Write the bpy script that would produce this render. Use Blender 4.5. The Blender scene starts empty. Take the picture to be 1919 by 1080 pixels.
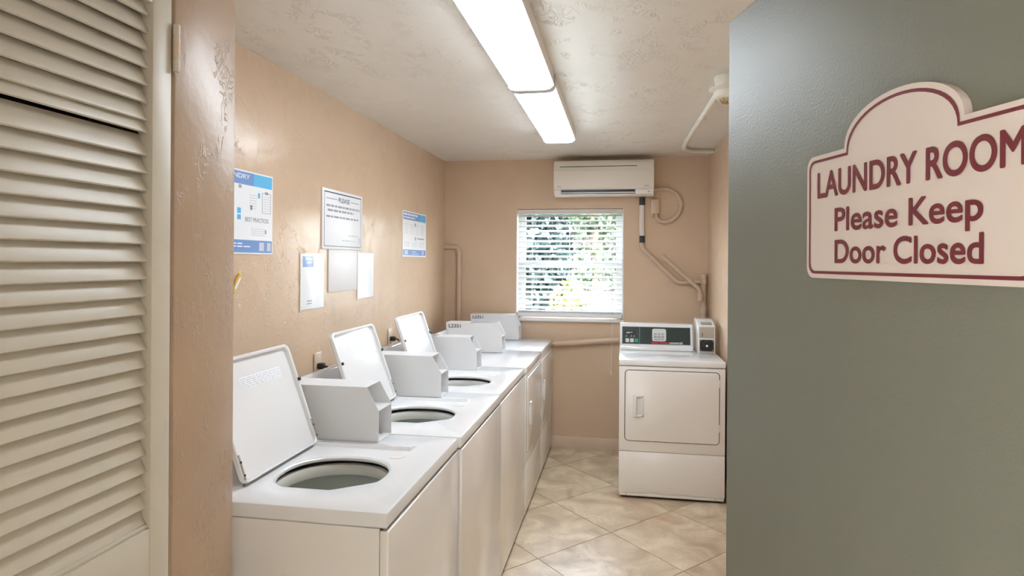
import bpy, bmesh, math, random
from mathutils import Matrix, Vector, Euler
random.seed(7)
R = math.radians
sc = bpy.context.scene
COL = sc.collection

# ------------------------------------------------------------------ camera
F_PX, YAW, ROLL, V0, CAM_H = 1192.87, 0.1711, 0.0062, 489.83, 1.5748
cd = bpy.data.cameras.new('camera'); cam = bpy.data.objects.new('camera', cd); COL.objects.link(cam)
cd.sensor_fit = 'HORIZONTAL'; cd.sensor_width = 36.0; cd.lens = F_PX / 1919 * 36.0
cd.shift_y = -(540 - V0) / 1919; cd.clip_start = 0.02; cd.clip_end = 300
cam.matrix_world = Matrix.Translation((0, 0, CAM_H)) @ Matrix.Rotation(YAW, 4, 'Z') @ Matrix.Rotation(R(90), 4, 'X') @ Matrix.Rotation(ROLL, 4, 'Z')
sc.camera = cam

# ------------------------------------------------------------------ sky, sun, exposure
W = bpy.data.worlds.new('sky'); sc.world = W; W.use_nodes = True
nt = W.node_tree; nt.nodes.clear()
wo = nt.nodes.new('ShaderNodeOutputWorld'); bg = nt.nodes.new('ShaderNodeBackground')
sky = nt.nodes.new('ShaderNodeTexSky'); sky.sky_type = 'NISHITA'; sky.sun_disc = False
sky.sun_elevation = R(52); sky.sun_rotation = R(150); sky.air_density = 1.0; sky.dust_density = 2.5; sky.ozone_density = 1.0
hs = nt.nodes.new('ShaderNodeHueSaturation'); hs.inputs['Saturation'].default_value = 0.45
nt.links.new(sky.outputs[0], hs.inputs['Color']); nt.links.new(hs.outputs[0], bg.inputs[0]); nt.links.new(bg.outputs[0], wo.inputs[0])
SKY_STRENGTH = 7.0
bg.inputs[1].default_value = SKY_STRENGTH
sl = bpy.data.lights.new('sun', 'SUN'); sl.energy = 7.0; sl.angle = R(0.6); sl.color = (1, .95, .86)
so = bpy.data.objects.new('sun', sl); COL.objects.link(so)
so.rotation_euler = Vector((-0.75, 0.55, -1.25)).to_track_quat('-Z', 'Y').to_euler()
so.location = (4, -4, 9)
LAMP = 20.0
vs = sc.view_settings
vs.view_transform = 'Standard'; vs.look = 'None'; vs.gamma = 1.0; vs.exposure = 0.24; vs.use_curve_mapping = False
try:
    sc.cycles.max_bounces = 10; sc.cycles.diffuse_bounces = 6; sc.cycles.transparent_max_bounces = 16
    sc.cycles.sample_clamp_indirect = 8.0
except Exception: pass

# ------------------------------------------------------------------ materials
def mat(name, col, rough=.5, spec=.5, metal=0, coat=0, emit=None, estr=0, var=0, vscale=8, bump=None, col2=None):
    """bump = list of (kind, scale, strength, distance, stretch)"""
    m = bpy.data.materials.new(name); m.use_nodes = True
    n = m.node_tree; b = n.nodes['Principled BSDF']
    b.inputs['Base Color'].default_value = (*col, 1); b.inputs['Roughness'].default_value = rough
    b.inputs['Specular IOR Level'].default_value = spec; b.inputs['Metallic'].default_value = metal
    b.inputs['Coat Weight'].default_value = coat; b.inputs['Coat Roughness'].default_value = .08
    if emit: b.inputs['Emission Color'].default_value = (*emit, 1); b.inputs['Emission Strength'].default_value = estr
    tc = n.nodes.new('ShaderNodeTexCoord')
    if var or col2:
        nz = n.nodes.new('ShaderNodeTexNoise'); nz.inputs['Scale'].default_value = vscale; nz.inputs['Detail'].default_value = 5
        n.links.new(tc.outputs['Object'], nz.inputs['Vector'])
        rp = n.nodes.new('ShaderNodeValToRGB'); rp.color_ramp.elements[0].position = .3; rp.color_ramp.elements[1].position = .7
        c2 = col2 or tuple(min(1, c * (1 + var)) for c in col)
        c1 = col if col2 else tuple(c * (1 - var) for c in col)
        rp.color_ramp.elements[0].color = (*c1, 1); rp.color_ramp.elements[1].color = (*c2, 1)
        n.links.new(nz.outputs[0], rp.inputs[0]); n.links.new(rp.outputs[0], b.inputs['Base Color'])
    prev = None
    for kind, scale, strength, dist, stretch in (bump or []):
        mp = n.nodes.new('ShaderNodeMapping'); mp.inputs['Scale'].default_value = stretch
        n.links.new(tc.outputs['Object'], mp.inputs[0])
        if kind == 'noise':
            t = n.nodes.new('ShaderNodeTexNoise'); t.inputs['Scale'].default_value = scale; t.inputs['Detail'].default_value = 4
            n.links.new(mp.outputs[0], t.inputs['Vector']); out = t.outputs[0]
        elif kind == 'trowel':
            d = n.nodes.new('ShaderNodeTexNoise'); d.inputs['Scale'].default_value = scale * .35; d.inputs['Detail'].default_value = 2
            d.inputs['Distortion'].default_value = 1.2
            n.links.new(mp.outputs[0], d.inputs['Vector'])
            t = n.nodes.new('ShaderNodeTexNoise'); t.inputs['Scale'].default_value = scale; t.inputs['Detail'].default_value = 3
            t.inputs['Distortion'].default_value = 2.2
            n.links.new(mp.outputs[0], t.inputs['Vector'])
            r1 = n.nodes.new('ShaderNodeValToRGB'); e = r1.color_ramp.elements
            e[0].position = .47; e[0].color = (0, 0, 0, 1); e[1].position = .52; e[1].color = (1, 1, 1, 1)
            x = r1.color_ramp.elements.new(.57); x.color = (.1, .1, .1, 1)
            n.links.new(t.outputs[0], r1.inputs[0])
            r2 = n.nodes.new('ShaderNodeValToRGB'); r2.color_ramp.elements[0].position = .5; r2.color_ramp.elements[1].position = .62
            n.links.new(d.outputs[0], r2.inputs[0])
            mu = n.nodes.new('ShaderNodeMath'); mu.operation = 'MULTIPLY'
            n.links.new(r1.outputs[0], mu.inputs[0]); n.links.new(r2.outputs[0], mu.inputs[1]); out = mu.outputs[0]
        bp = n.nodes.new('ShaderNodeBump'); bp.inputs['Strength'].default_value = strength; bp.inputs['Distance'].default_value = dist
        n.links.new(out, bp.inputs['Height'])
        if prev: n.links.new(prev.outputs[0], bp.inputs['Normal'])
        prev = bp
    if prev: n.links.new(prev.outputs[0], b.inputs['Normal'])
    return m

ONE = (1, 1, 1)
TAN = (.64, .475, .335)
M = {}
M['wall'] = mat('tan wall paint', TAN, .22, .6, var=.03, vscale=3, bump=[('noise', 9, .25, .01, ONE), ('trowel', 22, .38, .003, (1, 1, 1))])
M['wall_back'] = mat('tan wall paint smoother', TAN, .42, .4, var=.03, vscale=3, bump=[('noise', 14, .2, .006, ONE)])
M['post'] = mat('brown tan post paint', (.43, .31, .215), .33, .5, var=.05, vscale=5, bump=[('noise', 45, .25, .003, ONE), ('trowel', 30, .6, .002, (1, 1, .5))])
M['ceiling'] = mat('cream ceiling paint', (.82, .79, .735), .30, .5, var=.03, vscale=2, bump=[('noise', 12, .2, .01, ONE), ('trowel', 20, .7, .0042, (1, .6, 1))])
M['trim'] = mat('tan trim paint', (.60, .46, .34), .35, .5, var=.03)
M['grout'] = mat('grey beige grout', (.25, .195, .14), .85)
M['louvre'] = mat('warm grey louvre paint', (.56, .515, .42), .38, .5, var=.03, vscale=14, bump=[('noise', 60, .12, .002, (1, .15, 1))])
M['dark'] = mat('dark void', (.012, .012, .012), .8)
M['enamel'] = mat('white enamel', (.82, .835, .85), .14, .5, coat=.35)
M['enamel_body'] = mat('white enamel cabinet', (.84, .82, .79), .2, .5, coat=.3)
M['meter'] = mat('pale grey powder coat', (.72, .725, .73), .38, .5)
M['plastic'] = mat('white plastic', (.78, .77, .75), .35, .5)
M['ring'] = mat('white balance ring plastic', (.70, .70, .66), .4)
M['basket'] = mat('steel wash basket', (.58, .61, .57), .4, .4, bump=[('noise', 30, .1, .002, ONE)])
M['chrome'] = mat('chrome', (.75, .75, .74), .18, metal=1)
M['steel'] = mat('brushed steel', (.52, .50, .47), .32, metal=1)
M['black'] = mat('black plastic', (.018, .018, .018), .35)
M['rubber'] = mat('black rubber', (.02, .02, .02), .6)
M['grey'] = mat('grey plastic', (.30, .30, .30), .5)
M['panel'] = mat('dark green grey control panel', (.028, .045, .043), .3, .5)
M['btn_green'] = mat('green button', (.03, .30, .20), .4)
M['btn_white'] = mat('white button', (.62, .65, .64), .4)
M['red'] = mat('red print', (.65, .035, .06), .5)
M['maroon'] = mat('maroon paint', (.15, .016, .024), .5)
M['sign'] = mat('cream pink sign board', (.63, .555, .51), .42, .4)
M['door_green'] = mat('grey green metal door paint', (.178, .184, .150), .46, .30, bump=[('noise', 240, .35, .0012, ONE)])
M['paper'] = mat('white paper', (.86, .88, .91), .35, .5)
M['paper_blank'] = mat('plain off white card', (.80, .78, .78), .45)
M['film'] = None
M['blue'] = mat('blue print', (.16, .30, .62), .4)
M['cyan'] = mat('cyan print', (.10, .48, .80), .4)
M['ink'] = mat('dark blue ink', (.06, .07, .16), .5)
M['ink_grey'] = mat('grey ink', (.34, .35, .40), .5)
M['ink_pale'] = mat('pale ink', (.60, .63, .70), .5)
M['ac'] = mat('ivory plastic', (.84, .80, .73), .4, .5)
M['ac_white'] = mat('white glossy plastic', (.84, .83, .82), .3, .5)
M['alu'] = mat('white window aluminium', (.72, .70, .70), .4)
M['slat_white'] = mat('white blind slat', (.82, .82, .83), .35, .5)
M['cord'] = mat('white cord', (.75, .74, .72), .7)
M['yellow'] = mat('yellow plastic', (.72, .44, .05), .4)
M['cream_metal'] = mat('cream painted metal', (.80, .77, .68), .4, bump=[('noise', 60, .15, .002, ONE)])
M['brass'] = mat('brass', (.55, .42, .22), .35, metal=.8)
M['sleeve_tube'] = mat('white pipe insulation', (.78, .73, .70), .6)
M['tape'] = mat('black tape', (.03, .035, .035), .5)
M['concrete'] = mat('walkway concrete', (.50, .47, .43), .8, var=.1)
M['stucco'] = mat('pale stucco', (.62, .56, .48), .85, var=.04)
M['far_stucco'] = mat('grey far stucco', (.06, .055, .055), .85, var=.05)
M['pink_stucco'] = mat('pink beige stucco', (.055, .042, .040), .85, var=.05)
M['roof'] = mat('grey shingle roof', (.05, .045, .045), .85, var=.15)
M['lawn'] = mat('lawn', (.04, .07, .018), .9, var=.3, vscale=3)
M['bark'] = mat('bark', (.14, .10, .07), .9, var=.3, vscale=20)
M['leaf_dark'] = mat('dark green leaves', (.006, .017, .018), .5, var=.35, vscale=4)
M['leaf_mid'] = mat('mid green leaves', (.022, .045, .018), .5, var=.4, vscale=4)
M['leaf_bright'] = mat('yellow green leaves', (.085, .11, .012), .5, var=.25, vscale=4)
M['window_far'] = mat('far window glass', (.05, .06, .08), .1)

def lens_material():
    m = bpy.data.materials.new('lit prismatic lens'); m.use_nodes = True
    n = m.node_tree; b = n.nodes['Principled BSDF']
    b.inputs['Base Color'].default_value = (.85, .85, .85, 1); b.inputs['Roughness'].default_value = .3
    b.inputs['Emission Color'].default_value = (.86, .95, 1.04, 1)
    # two tubes behind the lens: brighter in two stripes across local X
    tc = n.nodes.new('ShaderNodeTexCoord'); sp = n.nodes.new('ShaderNodeSeparateXYZ'); n.links.new(tc.outputs['Object'], sp.inputs[0])
    a = n.nodes.new('ShaderNodeMath'); a.operation = 'ABSOLUTE'; n.links.new(sp.outputs[0], a.inputs[0])
    mr = n.nodes.new('ShaderNodeMapRange'); mr.inputs[1].default_value = 0; mr.inputs[2].default_value = .05
    mr.inputs[3].default_value = LAMP * .45; mr.inputs[4].default_value = LAMP; mr.interpolation_type = 'SMOOTHSTEP'
    n.links.new(a.outputs[0], mr.inputs[0]); n.links.new(mr.outputs[0], b.inputs['Emission Strength'])
    return m
M['lens'] = lens_material()

def glass_material(name, tint=(1, 1, 1), fac=.92, rough=0.0):
    m = bpy.data.materials.new(name); m.use_nodes = True; n = m.node_tree; n.nodes.clear()
    o = n.nodes.new('ShaderNodeOutputMaterial'); mx = n.nodes.new('ShaderNodeMixShader')
    t = n.nodes.new('ShaderNodeBsdfTransparent'); t.inputs[0].default_value = (*tint, 1)
    g = n.nodes.new('ShaderNodeBsdfGlossy'); g.inputs['Roughness'].default_value = rough
    fr = n.nodes.new('ShaderNodeFresnel'); fr.inputs[0].default_value = 1.45
    ge = n.nodes.new('ShaderNodeNewGeometry'); su = n.nodes.new('ShaderNodeMath'); su.operation = 'SUBTRACT'; su.inputs[0].default_value = 1; n.links.new(ge.outputs['Backfacing'], su.inputs[1])
    mu = n.nodes.new('ShaderNodeMath'); mu.operation = 'MULTIPLY'; n.links.new(fr.outputs[0], mu.inputs[0]); n.links.new(su.outputs[0], mu.inputs[1]); n.links.new(mu.outputs[0], mx.inputs[0]); n.links.new(t.outputs[0], mx.inputs[1]); n.links.new(g.outputs[0], mx.inputs[2])
    n.links.new(mx.outputs[0], o.inputs[0]); return m
M['glass'] = glass_material('window glass', (.95, .97, .97))
M['film'] = glass_material('clear plastic film', (.97, .97, .97), rough=.12)

def tile_material():
    m = bpy.data.materials.new('travertine look tile'); m.use_nodes = True
    n = m.node_tree; b = n.nodes['Principled BSDF']; L = n.links.new
    tc = n.nodes.new('ShaderNodeTexCoord'); oi = n.nodes.new('ShaderNodeObjectInfo')
    ad = n.nodes.new('ShaderNodeVectorMath'); ad.operation = 'ADD'
    sc_ = n.nodes.new('ShaderNodeVectorMath'); sc_.operation = 'SCALE'; sc_.inputs['Scale'].default_value = 37
    cb = n.nodes.new('ShaderNodeCombineXYZ'); L(oi.outputs['Random'], cb.inputs[0]); L(oi.outputs['Random'], cb.inputs[2])
    L(cb.outputs[0], sc_.inputs[0]); L(tc.outputs['Object'], ad.inputs[0]); L(sc_.outputs[0], ad.inputs[1])
    n1 = n.nodes.new('ShaderNodeTexNoise'); n1.inputs['Scale'].default_value = 4.2; n1.inputs['Detail'].default_value = 7; n1.inputs['Distortion'].default_value = 1.0
    n2 = n.nodes.new('ShaderNodeTexNoise'); n2.inputs['Scale'].default_value = 2.4; n2.inputs['Detail'].default_value = 5; n2.inputs['Distortion'].default_value = .6
    n3 = n.nodes.new('ShaderNodeTexNoise'); n3.inputs['Scale'].default_value = 9; n3.inputs['Detail'].default_value = 8; n3.inputs['Distortion'].default_value = 2.0
    for x in (n1, n2, n3): L(ad.outputs[0], x.inputs['Vector'])
    r1 = n.nodes.new('ShaderNodeValToRGB'); e = r1.color_ramp.elements
    e[0].position = .32; e[0].color = (.45, .335, .215, 1); e[1].position = .66; e[1].color = (.76, .645, .48, 1)
    L(n1.outputs[0], r1.inputs[0])
    r2 = n.nodes.new('ShaderNodeValToRGB'); e = r2.color_ramp.elements
    e[0].position = .55; e[0].color = (0, 0, 0, 1); e[1].position = .72; e[1].color = (1, 1, 1, 1)
    L(n2.outputs[0], r2.inputs[0])
    mx = n.nodes.new('ShaderNodeMix'); mx.data_type = 'RGBA'; mx.inputs['B'].default_value = (.48, .29, .17, 1)
    mm = n.nodes.new('ShaderNodeMath'); mm.operation = 'MULTIPLY'; mm.inputs[1].default_value = .75; L(r2.outputs[0], mm.inputs[0])
    L(mm.outputs[0], mx.inputs['Factor']); L(r1.outputs[0], mx.inputs['A'])
    r3 = n.nodes.new('ShaderNodeValToRGB'); e = r3.color_ramp.elements
    e[0].position = .48; e[0].color = (0, 0, 0, 1); e[1].position = .53; e[1].color = (0, 0, 0, 1)
    x = e.new(.505); x.color = (1, 1, 1, 1); L(n3.outputs[0], r3.inputs[0])
    mx2 = n.nodes.new('ShaderNodeMix'); mx2.data_type = 'RGBA'; mx2.inputs['B'].default_value = (.40, .36, .26, 1)
    m2 = n.nodes.new('ShaderNodeMath'); m2.operation = 'MULTIPLY'; m2.inputs[1].default_value = .35; L(r3.outputs[0], m2.inputs[0])
    L(m2.outputs[0], mx2.inputs['Factor']); L(mx.outputs['Result'], mx2.inputs['A']); L(mx2.outputs['Result'], b.inputs['Base Color'])
    b.inputs['Roughness'].default_value = .33
    bp = n.nodes.new('ShaderNodeBump'); bp.inputs['Strength'].default_value = .08; bp.inputs['Distance'].default_value = .003
    L(n3.outputs[0], bp.inputs['Height']); L(bp.outputs[0], b.inputs['Normal'])
    return m
M['tile'] = tile_material()

# ------------------------------------------------------------------ helpers
def tag(o, label=None, cat=None, group=None, kind=None):
    if label: o['label'] = label
    if cat: o['category'] = cat
    if group: o['group'] = group
    if kind: o['kind'] = kind
    return o
def link(name, me, m, parent=None, smooth=False):
    if m is not None and not me.materials: me.materials.append(M[m] if isinstance(m, str) else m)
    o = bpy.data.objects.new(name, me); COL.objects.link(o)
    if parent: o.parent = parent
    if smooth:
        me.polygons.foreach_set('use_smooth', [True] * len(me.polygons))
    return o
def thing(name, label, cat, loc=(0, 0, 0), rotz=0, group=None, rot=None):
    o = bpy.data.objects.new(name, None); COL.objects.link(o); o.empty_display_size = .05
    o.location = loc; o.rotation_euler = rot if rot else (0, 0, rotz)
    return tag(o, label, cat, group)
def fin(name, bm, m, parent=None, smooth=False, angle=None):
    bmesh.ops.recalc_face_normals(bm, faces=bm.faces)
    me = bpy.data.meshes.new(name); bm.to_mesh(me); bm.free()
    o = link(name, me, m, parent, smooth or angle is not None)
    if angle is not None:
        me.set_sharp_from_angle(angle=R(angle))
    return o
def bx(bm, lo, hi, bevel=0, seg=2):
    lo = Vector(lo); hi = Vector(hi)
    r = bmesh.ops.create_cube(bm, size=1)
    vs_ = r['verts']; c = (lo + hi) / 2; d = hi - lo
    for v in vs_: v.co = Vector((v.co.x * d.x + c.x, v.co.y * d.y + c.y, v.co.z * d.z + c.z))
    if bevel:
        es = list({e for v in vs_ for e in v.link_edges})
        bmesh.ops.bevel(bm, geom=es, offset=bevel, segments=seg, profile=.5, affect='EDGES', clamp_overlap=True)
def box(name, lo, hi, m, parent=None, bevel=0, seg=2):
    bm = bmesh.new(); bx(bm, lo, hi, bevel, seg)
    return fin(name, bm, m, parent, angle=35 if bevel else None)
def boxes(name, lst, m, parent=None, bevel=0):
    bm = bmesh.new()
    for lo, hi in lst: bx(bm, lo, hi, bevel)
    return fin(name, bm, m, parent, angle=35 if bevel else None)
def prism(name, pts, axis, a0, a1, m, parent=None, bevel=0, angle=35):
    """pts 2D polygon in the two other axes (cyclic order kept), extruded along axis"""
    bm = bmesh.new()
    def P(p, a):
        return {'X': (a, p[0], p[1]), 'Y': (p[0], a, p[1]), 'Z': (p[0], p[1], a)}[axis]
    v0 = [bm.verts.new(P(p, a0)) for p in pts]; v1 = [bm.verts.new(P(p, a1)) for p in pts]
    bm.faces.new(v0); bm.faces.new(v1[::-1]); k = len(pts)
    for i in range(k): bm.faces.new((v0[i], v1[i], v1[(i + 1) % k], v0[(i + 1) % k]))
    if bevel:
        bmesh.ops.bevel(bm, geom=list(bm.edges), offset=bevel, segments=2, profile=.5, affect='EDGES', clamp_overlap=True)
    return fin(name, bm, m, parent, angle=angle)
def rrect(x0, x1, y0, y1, r, n=5):
    out = []
    for cx, cy, a in ((x1 - r, y0 + r, -90), (x1 - r, y1 - r, 0), (x0 + r, y1 - r, 90), (x0 + r, y0 + r, 180)):
        for i in range(n + 1):
            t = R(a + 90 * i / n); out.append((cx + r * math.cos(t), cy + r * math.sin(t)))
    return out
def sweep(bm, pts, r, n=10, cap=True):
    pts = [Vector(p) for p in pts]; rings = []; up = None
    for i, p in enumerate(pts):
        t = ((pts[min(i + 1, len(pts) - 1)] - p).normalized() + (p - pts[max(i - 1, 0)]).normalized()).normalized()
        if up is None:
            up = Vector((0, 0, 1)) if abs(t.z) < .9 else Vector((1, 0, 0))
        s = t.cross(up).normalized(); up = s.cross(t).normalized()
        rr = r[i] if isinstance(r, (list, tuple)) else r
        rings.append([bm.verts.new(p + (s * math.cos(2 * math.pi * k / n) + up * math.sin(2 * math.pi * k / n)) * rr) for k in range(n)])
    for a, b in zip(rings, rings[1:]):
        for k in range(n): bm.faces.new((a[k], a[(k + 1) % n], b[(k + 1) % n], b[k]))
    if cap: bm.faces.new(rings[0][::-1]); bm.faces.new(rings[-1])
def tube(name, pts, r, m, parent=None, n=10):
    bm = bmesh.new(); sweep(bm, pts, r, n); return fin(name, bm, m, parent, angle=50)
def round_path(pts, rad, n=5):
    pts = [Vector(p) for p in pts]; out = [pts[0]]
    for a, b, c in zip(pts, pts[1:], pts[2:]):
        d0 = (a - b); d1 = (c - b); q = min(rad, d0.length * .45, d1.length * .45)
        p0 = b + d0.normalized() * q; p1 = b + d1.normalized() * q
        for i in range(n + 1):
            t = i / n; out.append(p0 * (1 - t) ** 2 + b * 2 * t * (1 - t) + p1 * t * t)
    out.append(pts[-1]); return out
def lathe(name, prof, m, parent=None, c=(0, 0, 0), axis='Z', n=32, angle=40, closed=False):
    bm = bmesh.new(); rings = []
    for r_, h in prof:
        ring = []
        for k in range(n):
            t = 2 * math.pi * k / n; a, b = r_ * math.cos(t), r_ * math.sin(t)
            p = {'Z': (a, b, h), 'Y': (a, h, b), 'X': (h, a, b)}[axis]
            ring.append(bm.verts.new((p[0] + c[0], p[1] + c[1], p[2] + c[2])))
        rings.append(ring)
    prs = list(zip(rings, rings[1:])) + ([(rings[-1], rings[0])] if closed else [])
    for a, b in prs:
        for k in range(n): bm.faces.new((a[k], a[(k + 1) % n], b[(k + 1) % n], b[k]))
    if not closed:
        bm.faces.new(rings[0][::-1]); bm.faces.new(rings[-1])
    bmesh.ops.remove_doubles(bm, verts=bm.verts, dist=1e-6)
    return fin(name, bm, m, parent, angle=angle)
def text_mesh(s, w, h, depth, bold=0.0, name='lettering', capref='H'):
    """flat lettering in local XZ plane facing -Y; width w (None keeps aspect), cap height h, origin at baseline left"""
    def conv(t):
        cu = bpy.data.curves.new('tmp', 'FONT'); cu.body = t; cu.resolution_u = 8
        ob = bpy.data.objects.new('tmp', cu); COL.objects.link(ob)
        dg = bpy.context.evaluated_depsgraph_get(); dg.update()
        me_ = bpy.data.meshes.new_from_object(ob.evaluated_get(dg)); bpy.data.objects.remove(ob); bpy.data.curves.remove(cu)
        return me_
    ref = conv(capref); ch = max(v.co.y for v in ref.vertices); bpy.data.meshes.remove(ref)
    me = conv(s); xs = [v.co.x for v in me.vertices]; x0, x1 = min(xs), max(xs)
    kz = h / ch; kx = (w / (x1 - x0)) if w else kz
    bm = bmesh.new(); bm.from_mesh(me); bpy.data.meshes.remove(me)
    for v in bm.verts: v.co = Vector(((v.co.x - x0) * kx, 0, v.co.y * kz))
    bmesh.ops.remove_doubles(bm, verts=bm.verts, dist=1e-6)
    for f_ in bm.faces:
        if f_.normal.y > 0: f_.normal_flip()
    if bold:      # thicken the strokes with offset copies, each a hair in front of the last
        base = list(bm.verts) + list(bm.edges) + list(bm.faces); bb = bold * h
        for q_, (dx, dz) in enumerate(((-1, 0), (1, 0), (0, 1), (0, -1), (.7, .7), (-.7, .7), (.7, -.7), (-.7, -.7))):
            dup = bmesh.ops.duplicate(bm, geom=base)
            for g_ in dup['geom']:
                if isinstance(g_, bmesh.types.BMVert): g_.co += Vector((dx * bb, -3e-5 * (q_ + 1), dz * bb))
    for v in bm.verts: v.co.y -= depth
    bm.normal_update()
    for f_ in bm.faces:
        if f_.normal.y > 0: f_.normal_flip()
    out = bpy.data.meshes.new(name); bm.to_mesh(out); bm.free(); return out
def lettering(s, at, w, h, m, parent, depth=.0006, bold=0.0, name='lettering'):
    me = text_mesh(s, w, h, depth, bold, name)
    for v in me.vertices: v.co = v.co + Vector(at)
    return link(name, me, m, parent)
def bars(bm, x0, x1, z, h, y, rnd, word=(.018, .05), gap=.008, t=.0004):
    x = x0
    while x < x1 - .004:
        w_ = min(rnd.uniform(*word), x1 - x); bx(bm, (x, y - t, z), (x + w_, y, z + h)); x += w_ + gap

# ------------------------------------------------------------------ dimensions
XL, XR, YB, ZC, YF = -1.5301, 0.6928, 5.3915, 2.4463, 0.40
XW, ZT = -0.5896, 0.9256
XP = -0.95
# ================================================================== STRUCTURE
floor = tag(box('floor', (XL - .12, .25, -.12), (XR + .12, YB + .16, -.003), 'grout'), kind='structure')
def clip_poly(pts, lo, hi):
    for ax, val, sgn in ((0, lo[0], 1), (0, hi[0], -1), (1, lo[1], 1), (1, hi[1], -1)):
        out = []
        for i in range(len(pts)):
            a, b = pts[i], pts[(i + 1) % len(pts)]
            da, db = (a[ax] - val) * sgn, (b[ax] - val) * sgn
            if da >= 0: out.append(a)
            if da * db < 0:
                t = da / (da - db); out.append((a[0] + (b[0] - a[0]) * t, a[1] + (b[1] - a[1]) * t))
        pts = out
        if len(pts) < 3: return []
    return pts
def area(p): return abs(sum(p[i][0] * p[(i + 1) % len(p)][1] - p[(i + 1) % len(p)][0] * p[i][1] for i in range(len(p)))) / 2
HX, HY, BXX, BYY, G = .374, .401, -.054, 3.748, .0032
for i in range(-12, 13):
    for j in range(-12, 13):
        # tile whose bottom corner is lattice node (i, j)
        cx = BXX + (i - j) * HX; cy = BYY + (i + j) * HY + HY
        p = [(cx, cy - HY + G), (cx + HX - G, cy), (cx, cy + HY - G), (cx - HX + G, cy)]
        p = clip_poly(p, (XL + .002, YF - .13), (XR - .002, YB - .002))
        if len(p) < 3 or area(p) < .0006: continue
        mx_ = sum(q[0] for q in p) / len(p); my_ = sum(q[1] for q in p) / len(p)
        bm = bmesh.new(); k = len(p)
        top = [bm.verts.new((q[0] - mx_, q[1] - my_, 0)) for q in p]; bot = [bm.verts.new((q[0] - mx_, q[1] - my_, -.006)) for q in p]
        bm.faces.new(top); bm.faces.new(bot[::-1])
        for q in range(k): bm.faces.new((top[q], bot[q], bot[(q + 1) % k], top[(q + 1) % k]))
        o = fin('tile', bm, 'tile', floor); o.location = (mx_, my_, random.uniform(-.0004, .0002))

tag(box('wall_left', (XL - .12, .25, 0), (XL, YB, ZC), 'wall'), kind='structure')
tag(box('wall_right', (XR, .25, 0), (XR + .12, YB, ZC), 'wall'), kind='structure')
tag(box('ceiling', (XL - .12, .25, ZC), (XR + .12, YB + .16, ZC + .15), 'ceiling'), kind='structure')
WX0, WX1, WZ0, WZ1 = -.895, .012, 1.09, 2.022
tag(boxes('wall_back', [((XL - .12, YB, 0), (WX0, YB + .16, ZC)), ((WX1, YB, 0), (XR + .12, YB + .16, ZC)),
                        ((WX0, YB, 0), (WX1, YB + .16, WZ0)), ((WX0, YB, WZ1), (WX1, YB + .16, ZC))], 'wall_back'), kind='structure')
DX0, DX1, DZ = -.49, .47, 2.06
tag(boxes('wall_front', [((XL - .12, .25, 0), (DX0, YF, ZC)), ((DX1, .25, 0), (XR + .12, YF, ZC)), ((DX0, .25, DZ), (DX1, YF, ZC))], 'wall'), kind='structure')
tag(prism('wall_closet', [(XP, 1.226), (XP, 1.443), (XL + .001, 1.443), (XL + .001, 1.36), (XP - .1, 1.36), (XP - .1, 1.226)], 'Z', 0, ZC - .001, 'post', bevel=.004), kind='structure')
tag(box('wall_closet_header', (XP - .1, YF + .001, 2.21), (XP, 1.225, ZC - .001), 'post'), kind='structure')
# baseboards
tag(prism('baseboard_back', [(YB - .001, .001), (YB - .019, .001), (YB - .019, .082), (YB - .012, .097), (YB - .001, .099)], 'X', XL + .02, XR - .002, 'trim'), kind='structure')
tag(prism('baseboard_right', [(XR - .001, .001), (XR - .013, .001), (XR - .013, .085), (XR - .008, .097), (XR - .001, .099)], 'Y', YF + .02, YB - .02, 'trim'), kind='structure')
# front door frame
tag(boxes('trim_1', [((DX0, .25, 0), (DX0 + .018, YF, DZ)), ((DX1 - .018, .25, 0), (DX1, YF, DZ)), ((DX0, .25, DZ - .018), (DX1, YF, DZ))], 'trim'), kind='structure')
# unseen walkway outside the door
tag(box('floor_walkway', (-8, -2.6, -.12), (8, .249, -.01), 'concrete'), kind='structure')
tag(box('ceiling_light_block', (-8, -2.2, ZC + .05), (8, .249, ZC + .15), 'stucco'), kind='structure')  # unseen roof slab, added to keep the sun out of the doorway

tag(box('wall_light_block', (-8, -2.4, -.01), (8, -2.2, ZC + .05), 'stucco'), kind='structure')  # unseen wall, added and made long to dim daylight entering the doorway
# ---- window
win = tag(boxes('window_1', [((WX0, YB + .095, WZ0), (WX0 + .04, YB + .145, WZ1)), ((WX1 - .04, YB + .095, WZ0), (WX1, YB + .145, WZ1)),
                             ((WX0, YB + .095, WZ1 - .035), (WX1, YB + .145, WZ1)), ((WX0, YB + .095, WZ0), (WX1, YB + .145, WZ0 + .04))], 'alu'), kind='structure')
box('meeting_rail', (WX0 + .04, YB + .098, 1.535), (WX1 - .04, YB + .14, 1.58), 'alu', win, .003)
for nm, z0, z1, yy in (('sash_stile', WZ0 + .04, 1.535, .1), ('sash_stile', 1.58, WZ1 - .035, .12)):
    for xs in (WX0 + .04, WX1 - .065): box(nm, (xs, YB + yy, z0), (xs + .025, YB + yy + .018, z1), 'alu', win)
box('pane', (WX0 + .065, YB + .107, WZ0 + .041), (WX1 - .065, YB + .110, 1.534), 'glass', win)
box('pane', (WX0 + .065, YB + .127, 1.581), (WX1 - .065, YB + .130, WZ1 - .036), 'glass', win)
box('window_sill', (WX0 - .006, YB - .032, 1.068), (WX1 + .006, YB + .093, 1.0895), 'ac_white', win, .004)
# reveal liners (white painted)
boxes('reveal', [((WX0, YB + .001, WZ0), (WX0 + .006, YB + .094, WZ1)), ((WX1 - .006, YB + .001, WZ0), (WX1, YB + .094, WZ1))], 'ac_white', win)

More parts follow.
